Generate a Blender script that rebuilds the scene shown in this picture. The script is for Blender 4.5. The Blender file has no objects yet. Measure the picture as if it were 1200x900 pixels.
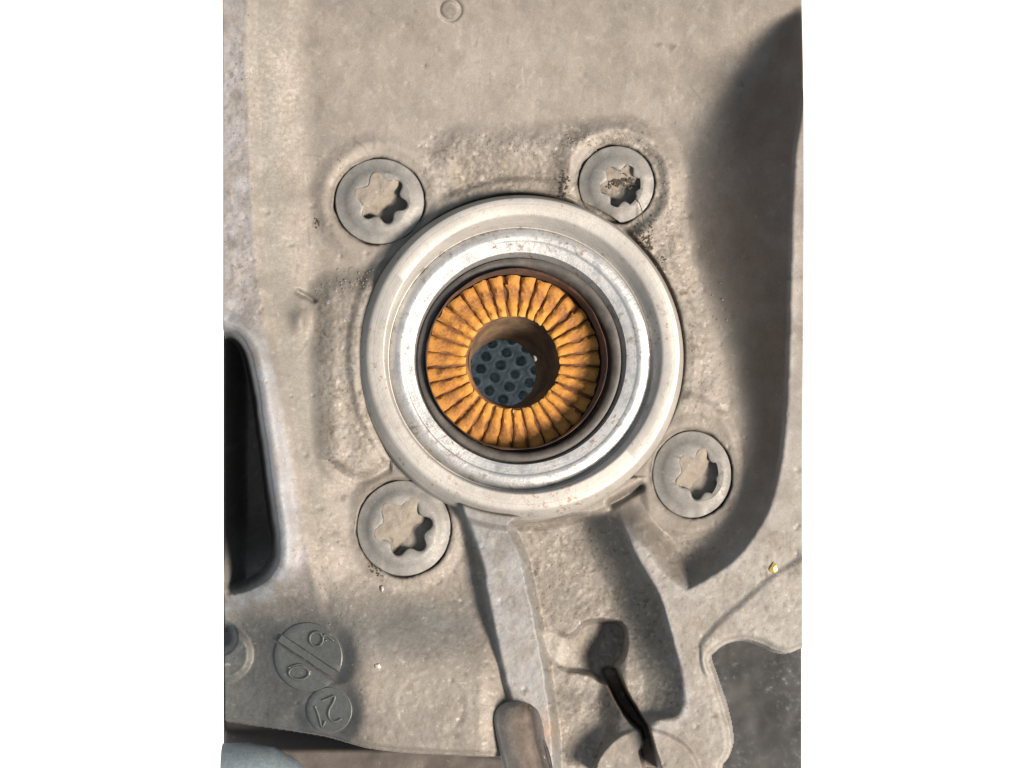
import bpy, math
import numpy as np

# ------------------------------------------------------------------ camera, world, light
S = 0.0002                                   # metres per unit of the working plan (0.2 mm)
scene = bpy.context.scene
C = scene.collection
HCAM = 16000.0
cam_d = bpy.data.cameras.new('camera'); cam = bpy.data.objects.new('camera', cam_d); C.objects.link(cam)
cam.location = (0, 0, HCAM * S); cam.rotation_euler = (0, 0, 0)
cam_d.sensor_width = 36; cam_d.lens = 36 * HCAM / 1200.0
cam_d.clip_start = 0.05; cam_d.clip_end = 50
scene.camera = cam
world = bpy.data.worlds.new('World'); scene.world = world; world.use_nodes = True
bg = world.node_tree.nodes['Background']
bg.inputs[0].default_value = (0.88, 1.0, 1.13, 1); bg.inputs[1].default_value = .56
# work lamp low on the right hand side
AZ, EL, DIST = math.radians(-24), math.radians(49), 2.0
ld = bpy.data.lights.new('work_lamp', 'AREA'); ld.shape = 'DISK'; ld.size = 0.62
ld.energy = 150; ld.color = (1.0, 0.87, 0.75)
lo = bpy.data.objects.new('work_lamp', ld); C.objects.link(lo)
v = (math.cos(EL) * math.cos(AZ), math.cos(EL) * math.sin(AZ), math.sin(EL))
lo.location = tuple(c * DIST for c in v)
lo.rotation_euler = (0, math.pi / 2 - EL, AZ)
scene.view_settings.view_transform = 'Standard'; scene.view_settings.look = 'None'
scene.view_settings.exposure = 0; scene.view_settings.gamma = 1
scene.view_settings.use_curve_mapping = False

# ------------------------------------------------------------------ helpers
rng = np.random.default_rng(7)
def W(x, y, z):                               # plan units (x right, y down, z up) -> metres
    return ((x - 600) * S, (450 - y) * S, z * S)
def sst(a, b, x):
    t = np.clip((x - a) / (b - a), 0, 1); return t * t * (3 - 2 * t)
def inside(d, w):                             # 1 inside a signed distance, 0 outside, soft over w
    return 1 - sst(-w / 2, w / 2, d)
_grids = {}
def vnoise(x, y, scale, seed=0):
    g = _grids.get(seed)
    if g is None:
        g = np.random.default_rng(1000 + seed).random((256, 256)) * 2 - 1; _grids[seed] = g
    u = np.asarray(x) / scale + 31.7; w = np.asarray(y) / scale + 17.3
    i = np.floor(u).astype(int); j = np.floor(w).astype(int); fu = u - i; fv = w - j
    fu = fu * fu * fu * (fu * (6 * fu - 15) + 10); fv = fv * fv * fv * (fv * (6 * fv - 15) + 10)
    a = g[i % 256, j % 256]; b = g[(i + 1) % 256, j % 256]; c = g[i % 256, (j + 1) % 256]; d = g[(i + 1) % 256, (j + 1) % 256]
    return (a * (1 - fu) + b * fu) * (1 - fv) + (c * (1 - fu) + d * fu) * fv
def fbm(x, y, scale, octv=4, seed=0, gain=.5):
    s = 0; a = 1; n = 0
    for k in range(octv):
        c, sn = math.cos(.6 * k + seed), math.sin(.6 * k + seed)
        s = s + a * vnoise(x * c - y * sn, x * sn + y * c, scale / 2 ** k, seed * 7 + k); n += a; a *= gain
    return s / n
def spline(pts, closed=True, n=6):            # Catmull-Rom through plan points
    P = np.array(pts, float); out = []; m = len(P)
    for i in range(m if closed else m - 1):
        p0 = P[(i - 1) % m] if closed or i > 0 else P[i]
        p1 = P[i]; p2 = P[(i + 1) % m]; p3 = P[(i + 2) % m] if closed or i + 2 < m else p2
        for t in np.arange(n) / n:
            out.append(.5 * (2 * p1 + (p2 - p0) * t + (2 * p0 - 5 * p1 + 4 * p2 - p3) * t * t + (3 * p1 - p0 - 3 * p2 + p3) * t ** 3))
    if not closed: out.append(P[-1])
    return np.array(out)
def blur(A, px):                               # three box passes, close to a Gaussian
    n_ = max(1, int(px / ST))
    for _ in range(3):
        for ax in (0, 1):
            B = np.pad(A, [(n_ + 1, n_) if a_ == ax else (0, 0) for a_ in (0, 1)], mode='edge'); B = np.cumsum(B, axis=ax)
            w = 2 * n_ + 1
            A = (B[w:, :] - B[:-w, :]) / w if ax == 0 else (B[:, w:] - B[:, :-w]) / w
    return A
def seg_dist(X, Y, a, b):
    dx, dy = b[0] - a[0], b[1] - a[1]; L = dx * dx + dy * dy + 1e-9
    t = np.clip(((X - a[0]) * dx + (Y - a[1]) * dy) / L, 0, 1)
    return np.hypot(X - a[0] - t * dx, Y - a[1] - t * dy)
def line_sdf(X, Y, pts):
    d = np.full(X.shape, 1e9)
    for a, b in zip(pts[:-1], pts[1:]): d = np.minimum(d, seg_dist(X, Y, a, b))
    return d
def poly_sdf(X, Y, pts, smooth=4):
    P = spline(pts, True, smooth) if smooth else np.array(pts, float)
    d = np.full(X.shape, 1e9); ins = np.zeros(X.shape, bool)
    for k in range(len(P)):
        a = P[k]; b = P[(k + 1) % len(P)]
        d = np.minimum(d, seg_dist(X, Y, a, b))
        if a[1] != b[1]:
            c = ((a[1] > Y) != (b[1] > Y)) & (X < (b[0] - a[0]) * (Y - a[1]) / (b[1] - a[1]) + a[0]); ins ^= c
    return np.where(ins, -d, d)
def mesh_np(name, V, F, sharp=None, colors=None, mats=()):
    me = bpy.data.meshes.new(name)
    V = np.asarray(V, np.float32); F = np.asarray(F, np.int32) if not isinstance(F, list) else F
    if isinstance(F, list):
        me.from_pydata([tuple(map(float, q)) for q in V], [], F)
    else:
        k = F.shape[1]
        me.vertices.add(len(V)); me.vertices.foreach_set('co', V.ravel())
        me.loops.add(F.size); me.loops.foreach_set('vertex_index', F.ravel())
        me.polygons.add(len(F)); me.polygons.foreach_set('loop_start', np.arange(0, F.size, k, dtype=np.int32))
        me.update(calc_edges=True)
    me.polygons.foreach_set('use_smooth', np.ones(len(me.polygons), bool))
    if sharp: me.set_sharp_from_angle(angle=math.radians(sharp))
    if colors is not None:
        at = me.color_attributes.new('tint', 'FLOAT_COLOR', 'POINT')
        at.data.foreach_set('color', np.asarray(colors, np.float32).ravel())
    for m in mats: me.materials.append(m)
    me.validate(); me.update()
    return me
def link(name, me, parent=None, loc=None, label=None, cat=None, group=None, kind=None):
    o = bpy.data.objects.new(name, me); C.objects.link(o)
    if parent: o.parent = parent
    if loc is not None: o.location = loc
    for k, q in (('label', label), ('category', cat), ('group', group), ('kind', kind)):
        if q: o[k] = q
    return o
def toW(P, o=(0, 0, 0)):                      # plan array -> metres, relative to plan origin o
    P = np.asarray(P, float)
    return np.stack([(P[:, 0] - 600) * S, (450 - P[:, 1]) * S, P[:, 2] * S], 1) - np.array(W(*o) if any(o) else (0, 0, 0))
def loft(rings, seg=192, o=None, wob=0, seed=3, cap=False):
    o = o or (0, 0, 0); th = np.arange(seg) * 2 * np.pi / seg; V = []
    for k, (r, z, cx, cy) in enumerate(rings):
        rr = r + wob * vnoise(np.cos(th) * 40 + k * 3, np.sin(th) * 40, 9, seed)
        zz = z + wob * vnoise(np.cos(th) * 40 + k * 3, np.sin(th) * 40 + 99, 7, seed + 1)
        V.append(np.stack([cx + rr * np.cos(th), cy - rr * np.sin(th), zz * np.ones(seg)], 1))
    V = toW(np.concatenate(V), o); F = []
    n = len(rings)
    i = np.arange(seg); j = (i + 1) % seg
    for k in range(n - 1):
        F.append(np.stack([k * seg + i, k * seg + j, (k + 1) * seg + j, (k + 1) * seg + i], 1))
    return V, np.concatenate(F)
def tube(pts, r, seg=6, o=(0, 0, 0)):
    P = np.array(pts, float); V = []; F = []
    for k in range(len(P)):
        t = P[min(k + 1, len(P) - 1)] - P[max(k - 1, 0)]; t /= np.linalg.norm(t) + 1e-9
        u = np.cross(t, [0, 0, 1.0]); u = u / (np.linalg.norm(u) + 1e-9) if np.linalg.norm(u) > 1e-3 else np.array([1., 0, 0])
        w = np.cross(t, u); rr = r if np.isscalar(r) else r[k]
        for s in range(seg):
            a = 2 * math.pi * s / seg; V.append(P[k] + rr * (math.cos(a) * u + math.sin(a) * w))
    for k in range(len(P) - 1):
        for s in range(seg):
            q = (s + 1) % seg; F.append((k * seg + s, k * seg + q, (k + 1) * seg + q, (k + 1) * seg + s))
    F.append(tuple(range(seg))); F.append(tuple(range((len(P) - 1) * seg, len(P) * seg)))
    return toW(np.array(V), o), F

# ------------------------------------------------------------------ materials
def mat(name):
    m = bpy.data.materials.new(name); m.use_nodes = True; nt = m.node_tree
    return m, nt, nt.nodes['Principled BSDF']
def nz(nt, scale, detail=6, rough=.6, coord='Object'):
    tc = nt.nodes.new('ShaderNodeTexCoord'); n = nt.nodes.new('ShaderNodeTexNoise')
    n.inputs['Scale'].default_value = scale; n.inputs['Detail'].default_value = detail; n.inputs['Roughness'].default_value = rough
    nt.links.new(tc.outputs[coord], n.inputs['Vector']); return n
def ramp(nt, src, stops):
    r = nt.nodes.new('ShaderNodeValToRGB'); el = r.color_ramp.elements
    while len(el) < len(stops): el.new(.5)
    for e, (p, c) in zip(el, stops):
        e.position = p; e.color = (c[0], c[1], c[2], 1) if hasattr(c, '__len__') else (c, c, c, 1)
    nt.links.new(src, r.inputs[0]); return r
def mixc(nt, f, a, b, mode='MIX'):
    m = nt.nodes.new('ShaderNodeMix'); m.data_type = 'RGBA'; m.blend_type = mode
    for sock, q in ((m.inputs[0], f), (m.inputs[6], a), (m.inputs[7], b)):
        if hasattr(q, 'links') or hasattr(q, 'is_linked'): nt.links.new(q, sock)
        elif hasattr(q, '__len__'): sock.default_value = (*q, 1)
        else: sock.default_value = q
    return m.outputs[2]
def bump(nt, bs, src, dist, strength=1, prev=None):
    b = nt.nodes.new('ShaderNodeBump'); b.inputs['Distance'].default_value = dist
    if isinstance(strength, (int, float)): b.inputs['Strength'].default_value = strength
    else: nt.links.new(strength, b.inputs['Strength'])
    nt.links.new(src, b.inputs['Height'])
    if prev is not None: nt.links.new(prev, b.inputs['Normal'])
    nt.links.new(b.outputs[0], bs.inputs['Normal']); return b.outputs[0]

def cast_material(name, base=None, metal=.25, rough=.62, grain=1.0):
    m, nt, bs = mat(name)
    if base is None:
        at = nt.nodes.new('ShaderNodeAttribute'); at.attribute_name = 'tint'; col = at.outputs['Color']; ga = at.outputs['Alpha']
    else:
        rgb = nt.nodes.new('ShaderNodeRGB'); rgb.outputs[0].default_value = (*base, 1); col = rgb.outputs[0]; vv = nt.nodes.new('ShaderNodeValue'); vv.outputs[0].default_value = .35; ga = vv.outputs[0]
    def mul(a_, b_):
        q = nt.nodes.new('ShaderNodeMath'); q.operation = 'MULTIPLY'
        for s_, z_ in ((0, a_), (1, b_)):
            if isinstance(z_, float): q.inputs[s_].default_value = z_
            else: nt.links.new(z_, q.inputs[s_])
        return q.outputs[0]
    n1 = nz(nt, 120, 8, .65); r1 = ramp(nt, n1.outputs[0], [(.32, .86), (.5, 1.0), (.7, 1.1)])
    col = mixc(nt, 1.0, col, r1.outputs[0], 'MULTIPLY')
    n2 = nz(nt, 1100, 4, .7); r2 = ramp(nt, n2.outputs[0], [(.35, .8), (.5, 1.0), (.68, 1.22)])
    col = mixc(nt, mul(ga, .95 * grain), col, r2.outputs[0], 'MULTIPLY')
    n9 = nz(nt, 3200, 3, .7); r9 = ramp(nt, n9.outputs[0], [(.3, .80), (.5, 1.0), (.7, 1.2)])
    col = mixc(nt, .75, col, r9.outputs[0], 'MULTIPLY')
    n3 = nz(nt, 420, 3, .5); r3 = ramp(nt, n3.outputs[0], [(.66, 0), (.74, .75)])
    col = mixc(nt, mul(r3.outputs[0], ga), col, (.05, .04, .03))
    n5 = nz(nt, 520, 2, .5); r5 = ramp(nt, n5.outputs[0], [(.70, 0), (.76, .8)])
    col = mixc(nt, mul(r5.outputs[0], ga), col, (.32, .30, .27))
    nt.links.new(col, bs.inputs['Base Color'])
    bs.inputs['Metallic'].default_value = metal
    rn = ramp(nt, n2.outputs[0], [(.35, max(.2, rough - .06)), (.65, min(1, rough + .12))]); nt.links.new(rn.outputs[0], bs.inputs['Roughness'])
    n4 = nz(nt, 800, 5, .7)
    p = bump(nt, bs, n4.outputs[0], .00018 * grain, mul(ga, .7)); bump(nt, bs, n1.outputs[0], .0005, .3, p)
    return m
M_CAST = cast_material('cast_aluminium')
M_BOLT = cast_material('dusty_bolt_steel', (.132, .129, .120), .2, .55, .9)
M_MUD = cast_material('packed_mud', (.145, .128, .106), 0, .9, 1.1)
M_STAMP = cast_material('stamp_aluminium', (.088, .092, .086), .2, .5, 1.3)
M_GRIT = cast_material('dark_grit', (.035, .028, .02), 0, .9, 1.2)

def ring_material(name, lo_, mi_, hi_, metal, r0, r1, dirt):
    m, nt, bs = mat(name)
    n1 = nz(nt, 55, 7, .65); c = ramp(nt, n1.outputs[0], [(.3, lo_), (.5, mi_), (.7, hi_)]).outputs[0]
    n2 = nz(nt, 260, 8, .78); r2 = ramp(nt, n2.outputs[0], [(dirt, 0), (dirt + .1, .75)])
    c = mixc(nt, r2.outputs[0], c, (.10, .088, .07))
    n6 = nz(nt, 900, 4, .6); r6 = ramp(nt, n6.outputs[0], [(.58, 0), (.68, .85)])
    n7 = nz(nt, 70, 3, .6); r7 = ramp(nt, n7.outputs[0], [(.46, 0), (.62, 1)])
    mm = nt.nodes.new('ShaderNodeMath'); mm.operation = 'MULTIPLY'
    nt.links.new(r6.outputs[0], mm.inputs[0]); nt.links.new(r7.outputs[0], mm.inputs[1])
    c = mixc(nt, mm.outputs[0], c, (.19, .08, .03))
    # turning marks: fine concentric bands round the bearing axis
    tc = nt.nodes.new('ShaderNodeTexCoord'); ln = nt.nodes.new('ShaderNodeVectorMath'); ln.operation = 'LENGTH'
    mp = nt.nodes.new('ShaderNodeMapping'); mp.inputs['Scale'].default_value = (1, 1, 0); nt.links.new(tc.outputs['Object'], mp.inputs[0])
    nt.links.new(mp.outputs[0], ln.inputs[0]); cx = nt.nodes.new('ShaderNodeCombineXYZ'); nt.links.new(ln.outputs['Value'], cx.inputs[0])
    nt_ = nt.nodes.new('ShaderNodeTexNoise'); nt_.inputs['Scale'].default_value = 2600; nt_.inputs['Detail'].default_value = 4; nt.links.new(cx.outputs[0], nt_.inputs['Vector'])
    rt = ramp(nt, nt_.outputs[0], [(.3, .86), (.7, 1.1)]); c = mixc(nt, .8, c, rt.outputs[0], 'MULTIPLY')
    nt.links.new(c, bs.inputs['Base Color']); bs.inputs['Metallic'].default_value = metal
    rr = ramp(nt, n2.outputs[0], [(.35, r0), (.65, r1)]); nt.links.new(rr.outputs[0], bs.inputs['Roughness'])
    p = bump(nt, bs, nt_.outputs[0], .00005, .5); p = bump(nt, bs, n2.outputs[0], .00018, .5, p); bump(nt, bs, n6.outputs[0], .0001, .5, p)
    return m
M_RIM = ring_material('dull_steel', (.22, .213, .198), (.28, .27, .25), (.34, .325, .30), .45, .45, .65, .58)
M_RING = ring_material('turned_steel', (.27, .28, .285), (.38, .38, .375), (.48, .475, .46), .8, .28, .55, .54)
def rust_material(name, cols, b=.0005):
    m, nt, bs = mat(name)
    n1 = nz(nt, 150, 9, .7); c = ramp(nt, n1.outputs[0], [(.28, cols[0]), (.42, cols[1]), (.55, cols[2]), (.72, cols[3])]).outputs[0]
    n2 = nz(nt, 500, 5, .7); r2 = ramp(nt, n2.outputs[0], [(.55, 0), (.70, .75)])
    c = mixc(nt, r2.outputs[0], c, cols[0])
    n0 = nz(nt, 45, 3, .6); r0 = ramp(nt, n0.outputs[0], [(.45, 0), (.68, .55)]); c = mixc(nt, r0.outputs[0], c, tuple(q_ * .75 + .012 for q_ in cols[1]))
    nt.links.new(c, bs.inputs['Base Color']); bs.inputs['Roughness'].default_value = .85
    p = bump(nt, bs, n1.outputs[0], b * 1.5, .8); bump(nt, bs, n2.outputs[0], b * .6, .8, p)
    return m
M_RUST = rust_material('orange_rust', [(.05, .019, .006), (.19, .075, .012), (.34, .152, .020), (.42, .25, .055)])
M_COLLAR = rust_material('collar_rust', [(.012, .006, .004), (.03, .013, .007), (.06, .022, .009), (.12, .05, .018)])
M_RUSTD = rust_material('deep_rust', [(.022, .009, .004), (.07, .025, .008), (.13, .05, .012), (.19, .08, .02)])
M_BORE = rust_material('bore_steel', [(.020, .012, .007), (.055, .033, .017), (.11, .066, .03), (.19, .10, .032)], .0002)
def plain(name, col, rough, metal=0, n=None, b=.0002):
    m, nt, bs = mat(name); n1 = nz(nt, 300, 6, .7)
    c = ramp(nt, n1.outputs[0], [(.35, [q * .65 for q in col]), (.5, col), (.68, [min(1, q * 1.6) for q in col])]).outputs[0]
    nt.links.new(c, bs.inputs['Base Color']); bs.inputs['Roughness'].default_value = rough; bs.inputs['Metallic'].default_value = metal
    bump(nt, bs, n1.outputs[0], b, .5); return m
M_SEAL = plain('seal_rubber', (.034, .030, .026), .55)
M_SLOT = plain('hole_shade', (.012, .010, .009), .7)
M_FOAM = plain('blue_foam', (.60, .72, .745), .8, 0, b=.0001)
M_BRASS = plain('brass_chip', (.42, .27, .06), .35, .6)
M_FLAKE = plain('pale_flake', (.33, .30, .26), .5)
M_LUG = plain('brown_aluminium', (.060, .046, .037), .55, .2)
M_PLATE = cast_material('dark_shade_plate', (.048, .040, .034), .1, .65, 1.3)
M_BAR = cast_material('blue_grey_steel', (.12, .15, .17), .3, .45, 1.6)
def floor_material():
    m, nt, bs = mat('wet_dark_floor')
    n1 = nz(nt, 650, 6, .65); n0 = nz(nt, 40, 3, .5)
    c = ramp(nt, n1.outputs[0], [(.35, (.006, .006, .006)), (.50, (.010, .011, .011)), (.60, (.028, .031, .031)), (.72, (.10, .112, .118))]).outputs[0]
    r0 = ramp(nt, n0.outputs[0], [(.4, .15), (.62, 1.0)]); c = mixc(nt, r0.outputs[0], (.008, .0085, .008), c)
    nt.links.new(c, bs.inputs['Base Color']); bs.inputs['Roughness'].default_value = .45
    bump(nt, bs, n0.outputs[0], .002, .4); return m
M_FLOOR = floor_material()

# ------------------------------------------------------------------ the casting as a sculpted relief
ST = 1.25
xs = np.linspace(262, 939, int(677 / ST) + 1); ys = np.linspace(-2, 902, int(904 / ST) + 1)
X, Y = np.meshgrid(xs, ys)
wx = 1.6 * fbm(X, Y, 30, 3, 11); wy = 1.6 * fbm(X, Y, 30, 3, 12)
x, y = X + wx, Y + wy                          # slightly irregular outlines, as cast
RC = (613.5, 415)
BOLTS = [(445, 236, 53, 51, 10), (722.5, 216, 45, 46, -8), (473.5, 619, 56, 57, 4), (811, 556, 47, 52, -20)]

h = .0012 * np.clip(175 - y, 0, None) ** 2
h += 5 * inside(np.hypot(x - 470, y - 30) - 160, 200)
# right-hand wall of the bowl
bowl = [(915, -40), (880, 40), (846, 105), (816, 160), (803, 200), (808, 260), (832, 340), (860, 400), (874, 460), (876, 520), (862, 580),
        (832, 630), (800, 662), (770, 690), (600, 760), (200, 760), (200, -40)]
rim = [(975, -80), (950, 40), (940, 110), (929, 180), (924, 300), (921, 430), (918, 510), (905, 580), (880, 630), (850, 662), (812, 685), (790, 700),
       (820, 760), (860, 930), (1050, 930), (1050, -80)]
db = np.maximum(poly_sdf(x, y, bowl, 3), 0); dr = np.maximum(poly_sdf(x, y, rim, 3), 0)
t = db / (db + dr + 1e-6)
t = np.where(t > .985, t, blur(t, 7)); t = blur(t, 1.3)
HR = 118 + 26 * sst(0, 230, y) - 84 * sst(250, 560, y)
right = sst(640, 760, x)
qf = sst(60, 260, y); wallh = HR * (.5 * qf * t + (1 - .5 * qf) * t ** 2.0)
h = np.where(right > 0, h * (1 - t * right) + wallh * right, h)
# gentle outer step on the lower right flange
d = poly_sdf(x, y, [(818, 762), (835, 735), (880, 695), (915, 668), (990, 640), (990, 800), (900, 790), (830, 790)], 4)
h += 4 * inside(d, 9) * (x > 790)
# left ridge
ridge = [(200, -60), (286, -60), (289, 60), (294, 160), (297, 250), (303, 330), (314, 400), (330, 470), (347, 560), (361, 640), (374, 720), (380, 780), (340, 830), (200, 840)]
dl = poly_sdf(x, y, ridge, 4)
rh = 24 * (1 - .6 * sst(640, 770, y))
h += rh * (.2 * (1 - sst(-3, 14, dl)) + .8 * (1 - sst(-4, 78, dl)))
# cavity on the left edge
cav = [(230, 384), (262, 386), (280, 392), (293, 412), (303, 455), (313, 520), (322, 590), (327, 640), (322, 666), (300, 688), (262, 700), (230, 704)]
dc = poly_sdf(x, y, cav, 4)
cf = -165 + 85 * sst(288, 256, x) + 95 * sst(600, 700, y)
h = h + 9 * np.exp(-((dc - 9) / 11) ** 2)
h = h * (1 - inside(dc + 6, 15)) + cf * inside(dc + 6, 15)
h += 34 * sst(680, 782, y - .25 * (x - 480)) * sst(345, 440, x) * (1 - sst(560, 620, x)) - 78 * sst(432, 236, x) * sst(655, 735, y)
# boss at the far left, below the cavity
d = np.hypot((x - 262) / 1.0, y - 768) - 30
BOSS = 12 * inside(d, 10) - 30 * inside(np.hypot(x - 256, y - 748) - 17, 12)
# rough raised pad left of the ring
pad = [(372, 338), (405, 326), (438, 322), (450, 340), (438, 400), (440, 470), (452, 520), (450, 546), (430, 560), (398, 562), (381, 540), (374, 470), (372, 400)]
dp = poly_sdf(x, y, pad, 4)
h += 15 * (1 - sst(-22, 14, dp))
h -= 5 * np.exp(-((np.hypot(x - 425, y - 520) - 42) / 7) ** 2) * (y > 540) * (x < 460)
h += 9 * np.exp(-(((x - 352) / 11) ** 2 + ((y - 376) / 17) ** 2))
h -= 5 * np.exp(-(line_sdf(x, y, [(349, 342), (360, 347), (368, 352)]) / 3) ** 2)
# bosses round the upper bolts and dusty lips
for bx, by, ra, rb, a in BOLTS[:2]:
    h += 6 * inside(np.hypot(x - bx, y - by) - 70, 30)
h += 6 * inside(poly_sdf(x, y, [(520, 172), (600, 160), (690, 152), (760, 150), (790, 190), (800, 260), (805, 330), (835, 420), (838, 470), (800, 490), (700, 470), (560, 300)], 4), 34)
h -= 7 * inside(poly_sdf(x, y, [(535, 192), (600, 186), (650, 184), (668, 200), (662, 232), (600, 235), (540, 232)], 4), 26)
h += 5 * inside(poly_sdf(x, y, [(780, 470), (840, 478), (862, 520), (862, 580), (840, 612), (800, 625), (755, 600)], 4), 14)
# arm below the ring: left rib, pocket, right rib and plateau
arm_r = [(700, 585), (722, 600), (734, 622), (750, 654), (770, 690), (786, 740), (800, 800), (802, 826), (790, 842), (765, 850), (760, 930), (900, 930), (900, 780),
         (890, 740), (860, 705), (822, 694), (800, 690), (780, 674), (760, 648), (742, 618), (738, 590)]
ar = poly_sdf(x, y, arm_r, 3)
sideout = sst(700, 730, x)
h = np.where((ar < 34) & (x > 690), np.maximum(h, 60 * (1 - sst(-2, 34, ar)) * sst(585, 640, y) * sideout), h)
pocket = [(598, 614), (650, 604), (705, 600), (724, 610), (738, 640), (756, 672), (772, 700), (786, 745), (799, 802), (800, 824), (786, 838), (756, 842), (742, 850),
          (720, 860), (700, 900), (690, 940), (655, 940), (648, 850), (640, 800), (632, 745), (620, 690), (608, 645)]
dk = poly_sdf(x, y, pocket, 3)
lr = line_sdf(x, y, [(722, 596), (738, 640), (756, 672), (772, 700), (786, 745), (800, 802), (802, 830)])
fl = -22 + 40 * (1 - np.clip(lr / 46, 0, 1)) ** 1.6 + 36 * sst(712, 800, y) * sst(700, 735, x) + 8 * sst(800, 845, y)
lrib = [(536, 588), (605, 588), (604, 620), (617, 660), (628, 710), (637, 760), (645, 810), (655, 870), (662, 940), (610, 940), (608, 850), (597, 822), (586, 780), (572, 710), (560, 650), (547, 612)]
dlr = poly_sdf(x, y, lrib, 3)
h = np.where(dlr < 12, np.maximum(h, (20 + 9 * sst(606, 670, y)) * (1 - sst(-6, 12, dlr))), h)
k = inside(dk + 3, 12)
h = h * (1 - k) + fl * k
# hollow in the pocket
hol = [(632, 742), (650, 738), (668, 744), (684, 730), (706, 726), (726, 728), (735, 742), (733, 766), (722, 782), (718, 800), (704, 800), (690, 792), (664, 788), (644, 776), (636, 760)]
dh = poly_sdf(x, y, hol, 4)
hf = -66 + 38 * sst(706, 652, x + .25 * (y - 760))
k = inside(dh + 2, 8); h = h * (1 - k) + hf * k
# pinch-bolt boss cut by the slot
k = inside(np.hypot(x - 757, y - 916) - 63, 6) * (y > 790)
h = np.where(x < 760, h * (1 - k) + 32 * k, h + 5 * k)
slot = [(702, 785), (712, 780), (724, 782), (731, 798), (741, 818), (752, 834), (762, 848), (768, 872), (778, 905), (786, 940), (758, 940), (752, 905), (747, 878), (752, 868), (750, 858), (740, 850), (729, 838), (717, 818), (709, 802)]
dsl = poly_sdf(x, y, slot, 0)
k = inside(dsl + 3.0, 5); h = h * (1 - k) + (-82 + 12 * sst(830, 780, y)) * k
# bearing seat
dring = np.hypot(X - RC[0], Y - RC[1]) - 191
h += (4 + 8 * inside(np.abs(x - 640) - 130, 40) * (y > 560)) * inside(dring - 14, 10)
k = inside(dring + 3, 5); h = h * (1 - k) - 6 * k
h -= 16 * np.exp(-(line_sdf(x, y, [(716, 590), (730, 582), (750, 571)]) / 4.5) ** 2)
# bolt seats
ring_clip = 192.0
for bx, by, ra, rb, a in BOLTS:
    q = np.hypot((x - bx) / ra, (y - by) / rb) * (ra + rb) / 2 - (ra + rb) / 2
    k = inside(np.abs(q - 0) - 200, 1) * 0
    h = h * (1 - inside(q - 12, 16)) + 4 * inside(q - 12, 16) * (dring > -8) + h * inside(q - 12, 16) * (dring <= -8)
    k = inside(q + .5 + 1.6 * fbm(x, y, 16, 3, 88), 2.4); h = h * (1 - k) - 12 * k
# cast dimple and ejector marks
h -= 2.5 * np.exp(-((np.hypot(x - 528, y - 12) - 12) / 2) ** 2)
h -= .35 * np.exp(-((np.hypot(x - 505, y - 826) - 38) / 3) ** 2) + .35 * inside(np.hypot(x - 505, y - 826) - 38, 6)
h -= 2.0 * inside(np.hypot(X - 361, Y - 770) - 43, 3) + 2.0 * inside(np.hypot(X - 386, Y - 832) - 29, 3)
# surface relief
rough = np.zeros_like(h)
rough += inside(poly_sdf(x, y, [(500, 165), (600, 158), (700, 150), (760, 155), (800, 260), (830, 400), (850, 480), (800, 480), (700, 300), (640, 225), (520, 240)], 4), 24)
rough += .8 * inside(dp, 16) + .5 * inside(poly_sdf(x, y, [(262, -10), (300, -10), (310, 380), (262, 380)], 0), 20)
rough += .5 * inside(dk, 10) + .35 * (y > 620)
rough = np.clip(rough, 0, 1)
steep = inside(dc + 6, 30)
h += 2.6 * fbm(X, Y, 110, 3, 1) + (.25 + .6 * rough) * fbm(X, Y, 22, 3, 2) + (.08 + .72 * rough) * 1.2 * fbm(X, Y, 7, 3, 3)
pm = (vnoise(X, Y, 60, 44) + .4) + rough
for i in range(330):
    px, py = rng.uniform(262, 939), rng.uniform(0, 900); r = rng.uniform(1.3, 3.2); s = rng.choice([-1, -1, -1, -1, -1, -1, .4]) * rng.uniform(.5, 1.7)
    i0 = int((px - 262) / ST); j0 = int((py + 2) / ST); w = 6
    sl = (slice(max(0, j0 - w), j0 + w), slice(max(0, i0 - w), i0 + w))
    e = rng.uniform(.6, 1.6); s *= .35 if py < 150 else 1
    h[sl] += s * np.exp(-(((X[sl] - px) / (r * e)) ** 2 + ((Y[sl] - py) / r) ** 2))
# flat facet under the date stamps
def at_(px, py): return float(h[int((py + 2) / ST), int((px - 262) / ST)])
an = (np.abs(np.hypot(X - 372, Y - 795) - 72) < 14) & (Y < 850)
SP = np.linalg.lstsq(np.stack([np.ones(an.sum()), X[an] - 370, Y[an] - 795], 1), h[an], rcond=None)[0]
plane = lambda px, py: SP[0] + SP[1] * (px - 370) + SP[2] * (py - 795)
k = inside(np.minimum(np.hypot(X - 361, Y - 770) - 50, np.hypot(X - 386, Y - 832) - 34), 22)
h = h * (1 - k) + (plane(X, Y) + .6 * fbm(X, Y, 12, 3, 2)) * k + BOSS
# outside of the casting, lower right and bottom left
ext1 = [(829, 772), (838, 760), (850, 752), (872, 747), (893, 753), (908, 760), (925, 762), (945, 755), (1000, 750), (1000, 960), (845, 960), (843, 902), (852, 886), (856, 868), (850, 838), (838, 800)]
ext2 = [(200, 838), (262, 843), (330, 853), (380, 861), (430, 874), (480, 880), (560, 884), (596, 893), (604, 960), (200, 960)]
de = np.minimum(poly_sdf(X + .5 * wx, Y + .5 * wy, ext1, 3), poly_sdf(X + .5 * wx, Y + .5 * wy, ext2, 3))
h -= 5 * np.exp(-(np.clip(de, 0, None) / 4) ** 2)
k = inside(de + 4, 6); h = h * (1 - k) - 165 * k

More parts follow.
